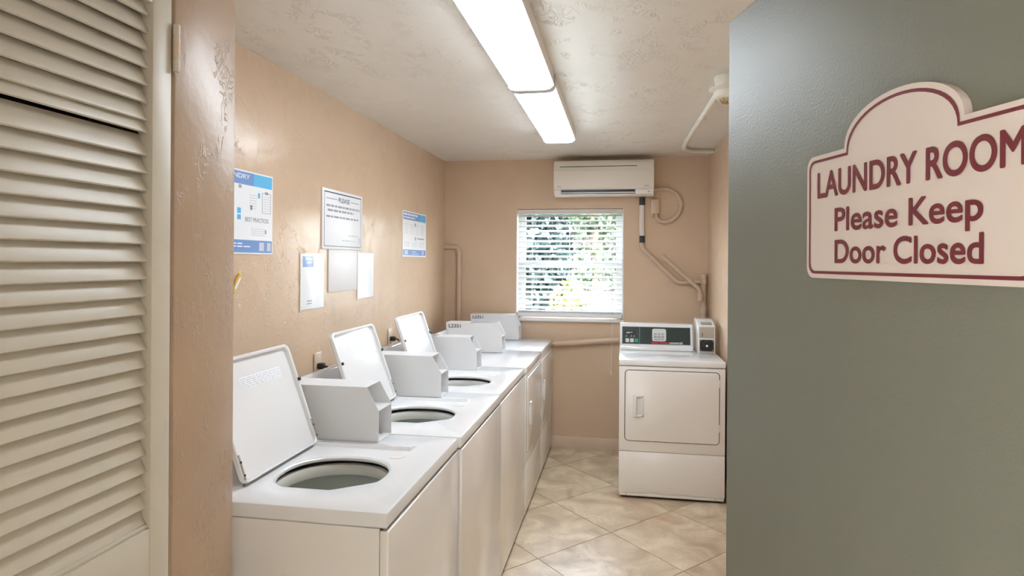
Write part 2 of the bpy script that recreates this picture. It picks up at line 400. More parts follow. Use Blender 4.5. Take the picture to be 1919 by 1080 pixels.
# ---- louvred closet door (plane X = XP, faces +X)
ld = bpy.data.objects.new('door_2', None); COL.objects.link(ld); tag(ld, 'warm grey louvred closet door beside the brown post', kind='structure')
Y0d, Y1d, ZD0, ZD1 = .42, 1.2151, .012, 2.195
TH = .034
box('stile', (XP - TH, 1.1603, ZD0), (XP, Y1d, ZD1), 'louvre', ld, .002)
box('stile', (XP - TH, Y0d, ZD0), (XP, Y0d + .056, ZD1), 'louvre', ld, .002)
box('rail', (XP - TH + .001, Y0d + .056, 2.10), (XP - .001, 1.1603, ZD1), 'louvre', ld, .002)
ZR = 1.022
box('rail', (XP - TH + .001, Y0d + .056, .90), (XP - .001, 1.1603, ZR), 'louvre', ld, .002)
box('rail', (XP - TH + .001, Y0d + .056, ZD0), (XP - .001, 1.1603, .20), 'louvre', ld, .002)
box('lower_panel', (XP - TH + .010, Y0d + .056, .20), (XP - .010, 1.1603, .90), 'louvre', ld)
box('bead', (XP - .016, Y0d + .056, ZR), (XP - .006, 1.1603, ZR + .010), 'louvre', ld, .002)
PITCH = .0361; zb = 1.5748 + (1.6043 - 1.5748) * 1.023
me_sl = None; z = zb
while z - PITCH > ZR - .014: z -= PITCH
k = 0
ANG = R(64)
while z < 2.09:
    L_, T_ = .050, .0065
    if me_sl is None:
        bm = bmesh.new(); bx(bm, (-T_ / 2, Y0d + .057, 0), (T_ / 2, 1.1593, L_), .0018, 2)
        bmesh.ops.rotate(bm, verts=bm.verts, cent=(0, 0, 0), matrix=Matrix.Rotation(-(R(90) - ANG), 3, 'Y'))
        s = fin('slat', bm, 'louvre', ld, angle=40); me_sl = s.data
    else:
        s = link('slat', me_sl, None, ld)
    s.location = (XP - .0115, 0, z)
    if abs(z - (zb + 6 * PITCH)) < .01:      # one loose slat sags toward its far end
        s.rotation_euler = (R(-.3), 0, 0); s.location.z += .0175
    z += PITCH; k += 1
box('light_stop', (XP - .2, .46, .05), (XP - .19, 1.2, 2.19), 'dark', ld)   # black sheet added behind the slats to stop light and keep gaps dark
hg = tube('hinge', [(XP + .006, 1.2215, 1.9765), (XP + .006, 1.2215, 2.0772)], .0065, 'louvre', ld, 12)
for q in range(4):
    lathe('knuckle', [(.0005, 0), (.0072, .0005), (.0075, .002), (.0075, .021), (.0072, .0225), (.0005, .023)], 'trim' if q in (1, 2) else 'louvre', hg, (XP + .006, 1.2215, 1.979 + q * .0245), n=14)
box('hinge_leaf', (XP - .0005, 1.2275, 1.98), (XP + .0022, 1.2365, 2.074), 'post', hg)

# ---- green entrance door, opened into the room
TD = R(15.8)
dirn = Vector((math.sin(TD), -math.cos(TD), 0)); nrm = Vector((-math.cos(TD), -math.sin(TD), 0))   # nrm faces the camera
EDGE = Vector((.1964, 1.2548, 0))
def door_frame_obj(name):
    o = bpy.data.objects.new(name, None); COL.objects.link(o)
    # local X runs along dirn (free edge -> hinge), local -Y faces the camera, Z up
    o.matrix_world = Matrix(((dirn.x, -nrm.x, 0, EDGE.x), (dirn.y, -nrm.y, 0, EDGE.y), (0, 0, 1, 0), (0, 0, 0, 1)))
    return o
d1 = tag(door_frame_obj('door_1'), 'open grey green metal entrance door', kind='structure')
box('leaf', (0, 0, .012), (.905, .044, 2.03), 'door_green', d1, .003, 3)
box('lock_plate', (-.0008, .008, .93), (.0005, .036, 1.08), 'steel', d1)
for zz in (.25, 1.05, 1.8): tube('hinge', [(.909, .046, zz), (.909, .046, zz + .1)], .007, 'steel', d1)
lathe('knob', [(.03, .0445), (.03, .049), (.012, .052), (.012, .075), (.026, .085), (.029, .098), (.024, .110), (.004, .113)], 'steel', d1, (.065, 0, .80), 'Y', 24)
lathe('knob', [(.03, -.0005), (.03, -.005), (.012, -.008), (.012, -.031), (.026, -.041), (.029, -.054), (.024, -.066), (.004, -.069)], 'steel', d1, (.065, 0, 0.80), 'Y', 24)

# ---- sign on the door
sg = tag(door_frame_obj('door_sign'), 'cream scalloped LAUNDRY ROOM sign with maroon lettering on the green door', 'sign')
SXc, SW, SZ0, SZ1 = .4655, .1825, 1.5540, 1.7255
def sign_outline(ins):
    x0, x1, z0, z1 = SXc - SW + ins, SXc + SW - ins, SZ0 + ins, SZ1 - ins
    rc = .016 - ins * .5; out = []
    for cx, cz, a in ((x1 - rc, z0 + rc, -90), (x1 - rc, z1 - rc, 0)):
        for i in range(7):
            t = R(a + 15 * i); out.append((cx + rc * math.cos(t), cz + rc * math.sin(t)))
    # dome: ellipse centred on the shoulder line
    hw, hh = .097 - ins * .8, .0535
    zc = SZ1 - ins
    for i in range(25):
        t = math.pi * i / 24
        out.append((SXc + hw * math.cos(t) * (1 - .0 * math.sin(t)), zc + hh * math.sin(t) ** .9))
    for cx, cz, a in ((x0 + rc, z1 - rc, 90), (x0 + rc, z0 + rc, 180)):
        for i in range(7):
            t = R(a + 15 * i); out.append((cx + rc * math.cos(t), cz + rc * math.sin(t)))
    return out
prism('board', sign_outline(0), 'Y', -.0105, -.0005, 'sign', sg, angle=30)
bm = bmesh.new(); oa, ob = sign_outline(.0060), sign_outline(.0098)
va = [bm.verts.new((p[0], -.0110, p[1])) for p in oa]; vb = [bm.verts.new((p[0], -.0110, p[1])) for p in ob]
for i in range(len(va)): bm.faces.new((va[i], va[(i + 1) % len(va)], vb[(i + 1) % len(va)], vb[i]))
fin('border', bm, 'maroon', sg)
lettering('LAUNDRY ROOM', (.3105, -.0106, 1.6662), .322, .0336, 'maroon', sg, bold=.032)
lettering('Please Keep', (.3502, -.0106, 1.6185), .2358, .0294, 'maroon', sg, bold=.030)
lettering('Door Closed', (.3507, -.0106, 1.5758), .2363, .0294, 'maroon', sg, bold=.030)

# ================================================================== MACHINES
def meter_case(t, x0, x1, number=None, opentop=None, zt=1.121):
    """empty coin-meter case standing on the rear right of the machine top; local coords"""
    th = .0016; ZB = ZT + .001
    yf, yr, yc, zb_ = .2605, .672, .306, 1.0395
    side = [(yf, ZB), (yr, ZB), (yr, zt), (yc, zt), (yf, zb_)]
    c = prism('meter_case', side, 'X', x0, x0 + th, 'meter', t, angle=20)
    prism('side_sheet', side, 'X', x1 - th, x1, 'meter', c, angle=20)
    if opentop:
        for a, b in ((yc, opentop[0]), (opentop[1], yr)):
            if b - a > .004: box('top_sheet', (x0 + th, a, zt - th), (x1 - th, b, zt), 'meter', c)
    else:
        box('top_sheet', (x0 + th, yc, zt - th), (x1 - th, yr, zt), 'meter', c)
    box('shelf', (x0 + th, yf + .001, zb_ - .003), (x1 - th, yf + .09, zb_), 'meter', c)
    box('inner_back', (x0 + th, yf + .09, ZB + .001), (x1 - th, yf + .0916, zt - .003), 'meter', c)
    box('base_sheet', (x0 + th, yf, ZB), (x1 - th, yr, ZB + th), 'meter', c)
    box('rear_sheet', (x0 + th, yr - th, ZB + th), (x1 - th, yr, zt - th), 'meter', c)
    box('inner_lip', (x1 - th - .002, yf + .001, ZB + th), (x1 - th, yf + .088, ZB + .03), 'meter', c)
    if number:
        # stencilled number on the near side, rear top
        me = text_mesh(number, .088, .024, 0, .02)
        for v in me.vertices: v.co = Vector((x0 - .0006, .652 - v.co.x, v.co.z + zt - .036))
        o = link('stencilled_number', me, 'ink', c)
        # mirrored axis: text must read left to right from the near side (from rear to front)
    return c
def console(t, w, x1, zc=1.112):
    prism('console', [(.640, ZT + .0005), (.690, ZT + .0005), (.690, zc - .007), (.668, zc), (.655, zc - .007)], 'X', .004, x1, 'enamel', t, bevel=.003)
def cabinet(t, w, kind):
    d = .69
    boxes('cabinet', [((.002, .022, .022), (.012, d, .8835)), ((w - .012, .022, .022), (w - .002, d, .8835)), ((.012, d - .01, .022), (w - .012, d, .8835)), ((.012, .022, .022), (w - .012, d - .01, .03))], 'enamel_body', t)
    box('base', (.02, .035, .0), (w - .02, d - .03, .022), 'black', t)
def washer(loc, w, bxn, label, opentop=None):
    t = thing('top_load_washer', label, 'washing machine', loc, R(90), 'top load washers along the left wall')
    cabinet(t, w, 'w')
    box('front_panel', (.001, -.004, .022), (w - .001, .0205, .8785), 'enamel_body', t, .004)
    # worktop with the opening
    lid0, lid1 = bxn - .063 - .445, bxn - .063
    cx, cy = bxn - .3215, .277
    N = 72; hole = []; outer = []
    for i in range(N):
        a = 2 * math.pi * i / N + .001; ca, sa = math.cos(a), math.sin(a)
        r = 1 / ((abs(ca) / .156) ** 2.3 + (abs(sa) / .162) ** 2.3) ** (1 / 2.3)
        # near side flattened with chamfered corners
        for nx, ny, lim in ((-1, 0, .140), (-.78, -.62, .142), (-.80, .60, .168)):
            q = ca * nx + sa * ny
            if q > 0: r = min(r, lim / q)
        hole.append((cx + r * ca, cy + r * sa))
    x0, x1, y0, y1 = 0.0, w, .0, .692
    for i in range(N):
        a = 2 * math.pi * i / N + .001; ca, sa = math.cos(a), math.sin(a)
        ts = []
        if ca > 1e-9: ts.append((x1 - cx) / ca)
        if ca < -1e-9: ts.append((x0 - cx) / ca)
        if sa > 1e-9: ts.append((y1 - cy) / sa)
        if sa < -1e-9: ts.append((y0 - cy) / sa)
        q = min(ts); outer.append([cx + q * ca, cy + q * sa])
    for X_, Y_ in ((x0, y0), (x1, y0), (x1, y1), (x0, y1)):      # snap nearest outer point to each corner
        j = min(range(N), key=lambda i: (outer[i][0] - X_) ** 2 + (outer[i][1] - Y_) ** 2); outer[j] = [X_, Y_]
    bm = bmesh.new()
    rb = .006
    def ins(p, d): return (min(max(p[0], x0 + d), x1 - d), min(max(p[1], y0 + d), y1 - d))
    def ring(pts, z): return [bm.verts.new((p[0], p[1], z)) for p in pts]
    def sc2(pts, k_): return [(cx + (p[0] - cx) * k_, cy + (p[1] - cy) * k_) for p in pts]
    rings = [ring([ins(p, .004) for p in outer], .8845), ring(outer, .889), ring(outer, ZT - rb), ring([ins(p, rb * .3) for p in outer], ZT - rb * .3), ring([ins(p, rb) for p in outer], ZT),
             ring(sc2(hole, 1.07), ZT), ring(sc2(hole, 1.03), ZT - .0015), ring(hole, ZT - .007), ring(sc2(hole, 1.0), ZT - .014), ring(sc2(hole, 1.03), ZT - .017)]
    for a, b in zip(rings, rings[1:]):
        for k_ in range(N): bm.faces.new((a[k_], a[(k_ + 1) % N], b[(k_ + 1) % N], b[k_]))
    o = fin('worktop', bm, 'enamel', t, angle=40)
    # lid recess ridges: raised shoulders round the lid seat
    prism('lid_seat_ridge', [(lid1 - .016, ZT - .001), (lid1 - .007, ZT + .012), (lid1 + .05, ZT + .0006), (lid1 + .05, ZT - .001)], 'Y', .115, .465, 'enamel', o, angle=25)
    prism('lid_latch_pad', [(cx + .16, cy - .155), (cx + .182, cy - .165), (cx + .178, cy - .125), (cx + .158, cy - .118)], 'Z', ZT - .0008, ZT + .0012, 'grey' if False else 'meter', o)
    # tub
    lathe('balance_ring', [(.160, .864), (.180, .856), (.186, .870), (.184, .890), (.176, .897), (.166, .895), (.159, .884)], 'ring', t, (cx, cy, 0), n=48, closed=True)
    lathe('wash_basket', [(.004, .50), (.165, .50), (.182, .52), (.188, .858), (.192, .858), (.186, .515), (.168, .494), (.004, .494)], 'basket', t, (cx, cy, 0), n=48)
    lathe('agitator', [(.075, .502), (.05, .53), (.034, .58), (.028, .62), (.026, .635), (.018, .645), (.002, .646)], 'basket', t, (cx, cy, 0), n=24)
    lathe('tub_cover', [(.196, .83), (.215, .83), (.215, .882), (.196, .882)], 'ring', t, (cx, cy, 0), n=40, closed=True)
    # lid, opened and leaning back: build flat in (x, length, thickness) then rotate about hinge
    lw, ll = lid1 - lid0, .362
    bm = bmesh.new(); o2 = rrect(0, lw, 0, ll, .026, 6); i2 = rrect(.011, lw - .011, .006, ll - .011, .02, 6)
    n2 = len(o2)
    def rr(pts, z): return [bm.verts.new((p[0], p[1], z)) for p in pts]
    rs = [rr(rrect(.006, lw - .006, .004, ll - .006, .022, 6), -.001), rr(o2, .004), rr(o2, .016), rr(rrect(.003, lw - .003, .002, ll - .003, .024, 6), .019), rr(rrect(.008, lw - .008, .004, ll - .008, .022, 6), .019), rr(i2, .0165), rr(i2, .005)]
    for a, b in zip(rs, rs[1:]):
        for k_ in range(n2): bm.faces.new((a[k_], a[(k_ + 1) % n2], b[(k_ + 1) % n2], b[k_]))
    bm.faces.new(rs[0]); bm.faces.new(rs[-1])
    tilt = Matrix.Translation((lid0, .472, ZT + .006)) @ Matrix.Rotation(R(70.5), 4, 'X')
    # local length axis Y -> up/back, thickness axis +Z -> faces front (-Y)
    bm.transform(tilt)
    lid = fin('lid', bm, 'enamel', t, angle=40)
    def on_lid(name, lo, hi, m, bev=0):
        bm_ = bmesh.new(); bx(bm_, lo, hi, bev); bm_.transform(tilt); return fin(name, bm_, m, lid)
    on_lid('hinge_plate', (lw - .0105, .012, .0172), (lw - .0035, .085, .0205), 'steel')
    on_lid('hinge_plate', (.0035, .012, .0172), (.0105, .085, .0205), 'steel')
    for xx in (.007, lw - .007):
        on_lid('bumper', (xx - .005, ll * .62, .018), (xx + .005, ll * .62 + .012, .027), 'black', .002)
        for zz in (.022, .06): on_lid('screw', (xx - .003, zz, .020), (xx + .003, zz + .006, .0222), 'black')
    on_lid('warning_label', (lw * .30, ll - .105, .005), (lw * .82, ll - .068, .0056), 'paper')
    bm_ = bmesh.new(); rnd = random.Random(3)
    for r_ in range(5):
        x = lw * .31
        while x < lw * .80:
            q = rnd.uniform(.01, .03); bx(bm_, (x, ll - .102 + r_ * .0066, .0056), (min(x + q, lw * .81), ll - .102 + r_ * .0066 + .003, .0060)); x += q + .006
    bm_.transform(tilt); tag(fin('label_print', bm_, 'ink_pale', lid), kind='stuff')
    bm_ = bmesh.new(); bx(bm_, (lid0 + .02, .468, ZT), (lid1 - .02, .476, ZT + .006)); fin('hinge_rod', bm_, 'grey', lid)
    console(t, w, bxn - .002)
    meter_case(t, bxn, bxn + .128, None, opentop)
    return t
def dryer_front(t, w):
    cabinet(t, w, 'd')
    box('front_panel', (.001, .0, .3165), (w - .001, .0205, .8805), 'enamel_body', t, .004)
    box('lower_panel', (.001, .0, .040), (w - .001, .0205, .3145), 'enamel_body', t, .004)
    kp = box('kick_strip', (.006, .004, .018), (w - .006, .02, .0395), 'enamel_body', t, .002)
    for xx in (.05, w - .06): lathe('screw', [(.0008, .0032), (.004, .0033), (.004, .0041)], 'grey', kp, (xx, 0, .029), 'Y', 12)
    box('worktop', (-.001, -.003, .8845), (w + .001, .692, ZT), 'enamel', t, .006, 3)
    # door: rounded panel standing proud of a dark seam
    x0, x1, z0, z1 = .042, w - .040, .389, .854
    prism('door_seam', rrect(x0 - .0045, x1 + .0045, z0 - .0045, z1 + .0045, .027), 'Y', -.0008, .004, 'black', t)
    bm = bmesh.new(); a = rrect(x0, x1, z0, z1, .023, 6); n_ = len(a)
    hx0, hx1, hz0, hz1 = x0 + .050, x0 + .118, .548, .690
    rs = []
    for d_, y in ((0, .001), (0, -.005), (.001, -.0068), (.003, -.0075)):
        rs.append([bm.verts.new((p[0], y, p[1])) for p in rrect(x0 + d_, x1 - d_, z0 + d_, z1 - d_, .023, 6)])
    for p, q in zip(rs, rs[1:]):
        for k_ in range(n_): bm.faces.new((p[k_], p[(k_ + 1) % n_], q[(k_ + 1) % n_], q[k_]))
    bm.faces.new(rs[0]); bm.faces.new(rs[-1])
    dr = fin('door', bm, 'enamel_body', t, angle=40)
    # recessed-look pull: frame with a deep cup and a grip
    fr = boxes('handle', [((hx0, -.019, hz0), (hx0 + .024, -.0076, hz1)), ((hx1 - .010, -.017, hz0), (hx1, -.0076, hz1)),
                          ((hx0, -.017, hz1 - .012), (hx1, -.0076, hz1)), ((hx0, -.017, hz0), (hx1, -.0076, hz0 + .012))], 'plastic', dr, .002)
    box('handle_cup', (hx0 + .022, -.0085, hz0 + .01), (hx1 - .008, -.0076, hz1 - .01), 'meter', dr)
    for zz in (.47, .76):
        box('door_hinge', (x1 - .004, -.010, zz), (x1 + .005, -.004, zz + .05), 'enamel_body', dr, .002)
def row_dryer(loc, w, bxn, label, number, opentop=None):
    t = thing('coin_dryer', label, 'dryer', loc, R(90), 'dryers at the end of the row')
    dryer_front(t, w); console(t, w, bxn - .002, 1.082)
    meter_case(t, bxn, min(bxn + .128, w - .003), number, opentop, 1.132)
    return t
ys = [1.5546, 2.2786, 3.0618, 3.8504, 4.5794, 5.3235]
off = [0, .010, .008, .016, .014]
washer((XW + off[0], ys[0], 0), ys[1] - ys[0] - .010, 2.152 - ys[0], 'nearest open-lid top load washer, beside the brown post')
washer((XW + off[1], ys[1], 0), ys[2] - ys[1] - .010, 2.915 - ys[1], 'middle open-lid top load washer, below the PLEASE notice')
washer((XW + off[2], ys[2], 0), ys[3] - ys[2] - .010, 3.676 - ys[2], 'farthest open-lid top load washer, next to the first dryer of the row', (.52, .64))
row_dryer((XW + off[3], ys[3], 0), ys[4] - ys[3] - .008, 4.440 - ys[3], 'front-handled white dryer in the row, between the washers and the last machine', 'L2351', (.312, .50))
row_dryer((XW + off[4], ys[4], 0), ys[5] - ys[4], 5.19 - ys[4], 'last white machine of the left row, against the back wall by the window', 'L2351')

# ---- stand-alone dryer on the right
t = thing('coin_dryer', 'white coin dryer with dark control panel, alone at the right wall', 'dryer', (-.015, 4.31, 0), 0)
dryer_front(t, .683)
cw = .528
con = prism('console', [(.468, ZT + .0005), (.64, ZT + .0005), (.64, 1.105), (.625, 1.117), (.535, 1.117), (.522, 1.108), (.486, .958), (.476, .950)], 'X', .004, cw, 'enamel', t, bevel=.004)
# the console face slopes: place a panel on it
a0 = Vector((0, .486, .958)); a1 = Vector((0, .522, 1.108)); fl = (a1 - a0).length
fm = Matrix.Translation((0, .486, .958)) @ Matrix.Rotation(-math.atan2(.036, .150), 4, 'X')   # local x, z along the face, -y outward
def on_face(name, lo, hi, m, parent, bev=0):
    bm_ = bmesh.new(); bx(bm_, lo, hi, bev); bm_.transform(fm); return fin(name, bm_, m, parent)
pn = on_face('control_panel', (.020, -.004, .012), (cw - .018, -.001, fl - .016), 'panel', con)
on_face('panel_divider', (.146, -.0048, .014), (.1475, -.0038, fl - .018), 'btn_white', pn)
on_face('display', (.035, -.0046, .072), (.118, -.0038, .108), 'black', pn)
for q, (xx, mm) in enumerate(((.045, 'btn_white'), (.078, 'btn_white'), (.111, 'btn_green'))):
    on_face('button', (xx, -.0065, .022), (xx + .026, -.0038, .050), mm, pn, .002)
bm_ = bmesh.new()
for q in ((.05, .088, .075), (.052, .094, .095)): bx(bm_, (q[0], -.0052, q[1]), (q[2] + .0, -.0044, q[1] + .004))
for xx in (.048, .085, .104): bx(bm_, (xx, -.0052, .062), (xx + .004, -.0044, .074))
bm_.transform(fm); fin('panel_print', bm_, 'ink_pale', pn)
bm_ = bmesh.new(); pts = rrect(.238, .338, .034, .126, .014)
v0 = [bm_.verts.new((p[0], -.0065, p[1])) for p in pts]; v1 = [bm_.verts.new((p[0], -.003, p[1])) for p in pts]
bm_.faces.new(v0); [bm_.faces.new((v0[i], v0[(i + 1) % len(pts)], v1[(i + 1) % len(pts)], v1[i])) for i in range(len(pts))]
bm_.transform(fm); em = fin('emblem_plate', bm_, 'btn_white', pn)
bm_ = bmesh.new()
bx(bm_, (.25, -.0072, .042), (.326, -.0064, .050))
for xx in (.250, .276, .302):
    bx(bm_, (xx, -.0072, .056), (xx + .022, -.0064, .074)); bx(bm_, (xx + .002, -.0072, .080), (xx + .020, -.0064, .092))
bm_.transform(fm); fin('emblem_print', bm_, 'ink_grey', em)
for s_, x_, w_, m_ in (('Speed Queen', .232, .122, 'red'), ('commercial', .362, .092, 'ink_pale')):
    me = text_mesh(s_, w_, .016, .0006, .05)
    for v in me.vertices: v.co = fm @ (v.co + Vector((x_, -.0045, .0165)))
    link('lettering', me, m_, pn)
# coin meter
cx0, cx1 = .553, .668
cm = prism('coin_meter', [(.372, ZT + .0005), (.66, ZT + .0005), (.66, 1.158), (.55, 1.158), (.384, 1.124)], 'X', cx0, cx1, 'enamel', t, bevel=.003)
sm = Matrix.Translation((0, .372, ZT)) @ Matrix.Rotation(-math.atan2(.012, .198), 4, 'X')
def on_cm(name, lo, hi, m, bev=0):
    bm_ = bmesh.new(); bx(bm_, lo, hi, bev); bm_.transform(sm); return fin(name, bm_, m, cm)
on_cm('coin_slide_plate', (cx0 + .007, -.004, .112), (cx1 - .007, -.001, .190), 'steel', .001)
on_cm('coin_slot', (cx0 + .026, -.0052, .122), (cx0 + .030, -.0035, .150), 'black')
on_cm('slot_guide', (cx0 + .027, -.0052, .155), (cx0 + .030, -.0035, .180), 'chrome')
on_cm('lock_plate', (cx0 + .009, -.006, .018), (cx1 - .009, -.001, .100), 'black', .001)
lk = lathe('lock_cylinder', [(.030, -.006), (.030, -.012), (.024, -.014), (.011, -.014), (.011, -.019), (.002, -.020)], 'black', cm, ((cx0 + cx1) / 2, .3755, ZT + .059), 'Y', 28)
lathe('lock_core', [(.0085, -.019), (.0085, -.023), (.001, -.024)], 'chrome', lk, ((cx0 + cx1) / 2, .3755, ZT + .059), 'Y', 20)
for xx in (cx0 + .017, cx1 - .017):
    for zz in (.026, .092): on_cm('screw', (xx - .003, -.0075, zz - .003), (xx + .003, -.0055, zz + .003), 'chrome', .001)
on_cm('bottom_vent', (cx0 + .008, -.003, .004), (cx1 - .008, -.001, .013), 'steel')
bm_ = bmesh.new(); q0 = Vector((0, .384, 1.124)); q1 = Vector((0, .55, 1.158))
tmx = Matrix.Translation(q0) @ Matrix.Rotation(math.atan2(.034, .166), 4, 'X')
bx(bm_, (cx0 + .022, .02, .0005), (cx1 - .016, .085, .002)); bm_.transform(tmx); fin('top_label', bm_, 'grey', cm)

# ================================================================== CEILING LIGHTS
def wrap_light(y0, y1, label, zb_):
    xc = -.417; hw = .105
    t = thing('ceiling_light', label, 'ceiling light', (xc, (y0 + y1) / 2, ZC), 0, 'fluorescent ceiling lights'); h = (y1 - y0) / 2
    d = ZC - zb_
    prism('housing', [(-hw, -.0015), (-hw, -d * .70), (-hw * .97, -d * .70), (-hw * .97, -.010), (hw * .97, -.010), (hw * .97, -d * .70), (hw, -d * .70), (hw, -.0015)], 'Y', -h, h, 'ac_white', t, angle=30)
    prof = [(-hw * .965, -d * .68), (-hw * .95, -d * .80), (-hw * .82, -d * .95), (-hw * .6, -d), (0, -d + .002), (hw * .6, -d), (hw * .82, -d * .95), (hw * .95, -d * .80), (hw * .965, -d * .68)]
    prism('lens', prof, 'Y', -h + .006, h - .006, 'lens', t, angle=30)
    for s_ in (-1, 1):
        prism('end_cap', [(-hw, -.002), (-hw, -d * .82), (-hw * .86, -d * .99), (-hw * .6, -d - .003), (hw * .6, -d - .003), (hw * .86, -d * .99), (hw, -d * .82), (hw, -.002)], 'Y', s_ * (h + .001), s_ * (h - .020), 'meter', t, angle=30)
    return t
wrap_light(1.70, 2.905, 'nearer lit fluorescent wrap light on the ceiling', ZC - .085)
wrap_light(2.945, 4.245, 'farther lit fluorescent wrap light on the ceiling, toward the window', ZC - .080)

# ================================================================== AIR CONDITIONER
ac = thing('air_conditioner', 'ivory wall-mounted split air conditioner above the window', 'air conditioner', (-.153, YB - .002, 2.11))
aw = .401
prof = [(0, 0.015), (0, .293), (-.165, .293), (-.192, .284), (-.203, .262), (-.212, .20), (-.212, .085), (-.206, .052), (-.190, .030), (-.150, .006), (-.10, 0.0)]
prism('body', prof, 'X', -aw, aw, 'ac', ac, bevel=.006)
fp = prism('front_panel', [(-.2045, .232), (-.2155, .20), (-.2155, .066), (-.2085, .050), (-.2065, .052), (-.2115, .08), (-.2115, .20), (-.2015, .235)], 'X', -aw + .006, aw - .004, 'ac', ac, bevel=.0008)
box('panel_gap', (-aw + .05, -.2085, .2335), (aw - .135, -.198, .2385), 'black', ac)
box('outlet', (-aw + .062, -.2085, .014), (aw - .15, -.150, .047), 'black', ac)
prism('air_vane', [(-.176, .006), (-.208, .018), (-.2105, .027), (-.206, .027), (-.196, .020), (-.174, .010)], 'X', -aw + .064, aw - .152, 'ac_white', ac)
box('left_corner_cap', (-aw + .008, -.2105, .010), (-aw + .058, -.196, .048), 'ac_white', ac, .004)
sp_ = box('status_plate', (aw - .145, -.2112, .010), (aw - .012, -.196, .046), 'ac_white', ac, .004)
for i_, xx in enumerate((.02, .032)): lathe('indicator', [(.001, -.2135), (.004, -.2128), (.0045, -.211)], 'grey', sp_, (aw - xx - .012, 0, .028), 'Y', 12)
boxes('maker_mark', [((aw - .075, -.2160, .072), (aw - .040, -.2154, .077))], 'ink_grey', fp)
boxes('model_mark', [((-aw + .03, -.2160, .072), (-aw + .065, -.2154, .077))], 'ink_grey', fp)

# ---- refrigerant line running down from the air conditioner
pl = thing('refrigerant_line', 'white and tan insulated pipe running down from the air conditioner', 'pipe', (.1615, YB - .022, 1.42))
def P3(x, z, y=YB - .022): return (x - .1615, y - (YB - .022), z - 1.42)
tube('insulated_pipe', [P3(.160, 2.095), P3(.158, 2.0), P3(.1585, 1.9), P3(.1625, 1.79)], .0205, 'sleeve_tube', pl, 14)
tube('tape_wrap', [P3(.161, 2.045), P3(.161, 2.108)], .023, 'tape', pl, 14)
tube('tape_wrap', [P3(.1622, 1.735), P3(.1625, 1.792)], .0225, 'tape', pl, 14)
tube('painted_pipe', round_path([P3(.1625, 1.74), P3(.163, 1.69), P3(.452, 1.407), P3(.632, 1.416)], .03), .019, 'trim', pl, 12)
boxes('pipe_strap', [((.24 - .1615 - .03, -.021, 1.615 - 1.42 - .002), (.24 - .1615 + .03, .02, 1.615 - 1.42 + .006))], 'trim', pl)
dp = thing('drain_pipe', 'tan diagonal drain pipe descending to the corner riser', 'pipe', (.63, YB - .064, 1.34))
tube('pipe', round_path([(.3228 - .63, .0, 1.6258 - 1.34), (.622 - .63, 0, 1.352 - 1.34), (.626 - .63, 0, 1.27 - 1.34)], .03), .0165, 'trim', dp, 12)
lathe('coupling', [(.019, 0), (.022, .002), (.022, .06), (.019, .062)], 'trim', dp, (.626 - .63, 0, 1.262 - 1.34), n=14)
tube('end_cap', [(.3228 - .63 - .002, 0, 1.6258 - 1.34 + .002), (.345 - .63, 0, 1.606 - 1.34)], .0195, 'trim', dp, 12)
rp_ = thing('corner_riser', 'tan vertical riser pipe in the right back corner above the dryer', 'pipe', (.656, YB - .024, 0))
tube('riser', [(0, 0, .93), (0, 0, 1.475)], .0205, 'trim', rp_, 14)
lathe('cap', [(.022, 1.44), (.025, 1.443), (.025, 1.478), (.018, 1.486), (.002, 1.487)], 'trim', rp_, n=16)
for zz in (1.395, 1.16): lathe('coupling', [(.0215, zz), (.0255, zz + .003), (.0255, zz + .045), (.0215, zz + .048)], 'trim', rp_, n=16)
# junction box and its loop of conduit
jb = thing('junction_box', 'small tan electrical box with looped conduit beside the air conditioner', 'electrical box', (.264, YB - .001, 2.034))
box('box', (-.034, -.045, -.060), (.034, 0, .060), 'trim', jb, .003)
box('cover', (-.032, -.0475, -.058), (.032, -.0445, .058), 'trim', jb, .001)
loop = [(.012, -.02, -.062), (.016, -.02, -.095), (.04, -.02, -.122), (.075, -.02, -.129)]
for i in range(12):
    a = R(-80 + i * 15); loop.append((.066 + .142 * math.cos(a), -.02, .008 + .139 * math.sin(a)))
loop += [(.01, -.02, .140), (-.03, -.02, .142)]
tube('conduit', loop, .0165, 'trim', jb, 12)
for xx in (-.018, .010): lathe('fitting', [(.013, -.078), (.013, -.060)], 'trim', jb, (xx, -.02, 0), n=12)
box('strap', (.185, -.034, .01), (.222, -.0, .022), 'trim', jb)

# pipe in left back corner, and horizontal pipe behind the machines
pc = thing('corner_pipe', 'tan elbow pipe in the left back corner above the machines', 'pipe', (-1.396, YB - .0235, 0))
tube('pipe', round_path([(-.132, 0, 1.6965), (0, 0, 1.6965), (0.002, 0, .30)], .045), .0205, 'trim', pc, 12)
lathe('elbow_collar', [(.0215, 1.63), (.024, 1.633), (.024, 1.655), (.0215, 1.658)], 'trim', pc, n=14)
hp = thing('wall_pipe', 'tan horizontal pipe on the back wall below the window', 'pipe', (-.31, YB - .03, .90))
tube('pipe', [(-.25, 0, -.022), (.29, 0, .028)], .0265, 'trim', hp, 14)
tube('valve_stub', [(-.285, 0, -.024), (-.25, 0, -.022)], .012, 'brass', hp, 10)
box('valve_handle', (-.283, -.03, -.026), (-.275, .012, -.016), 'black', hp, .002)

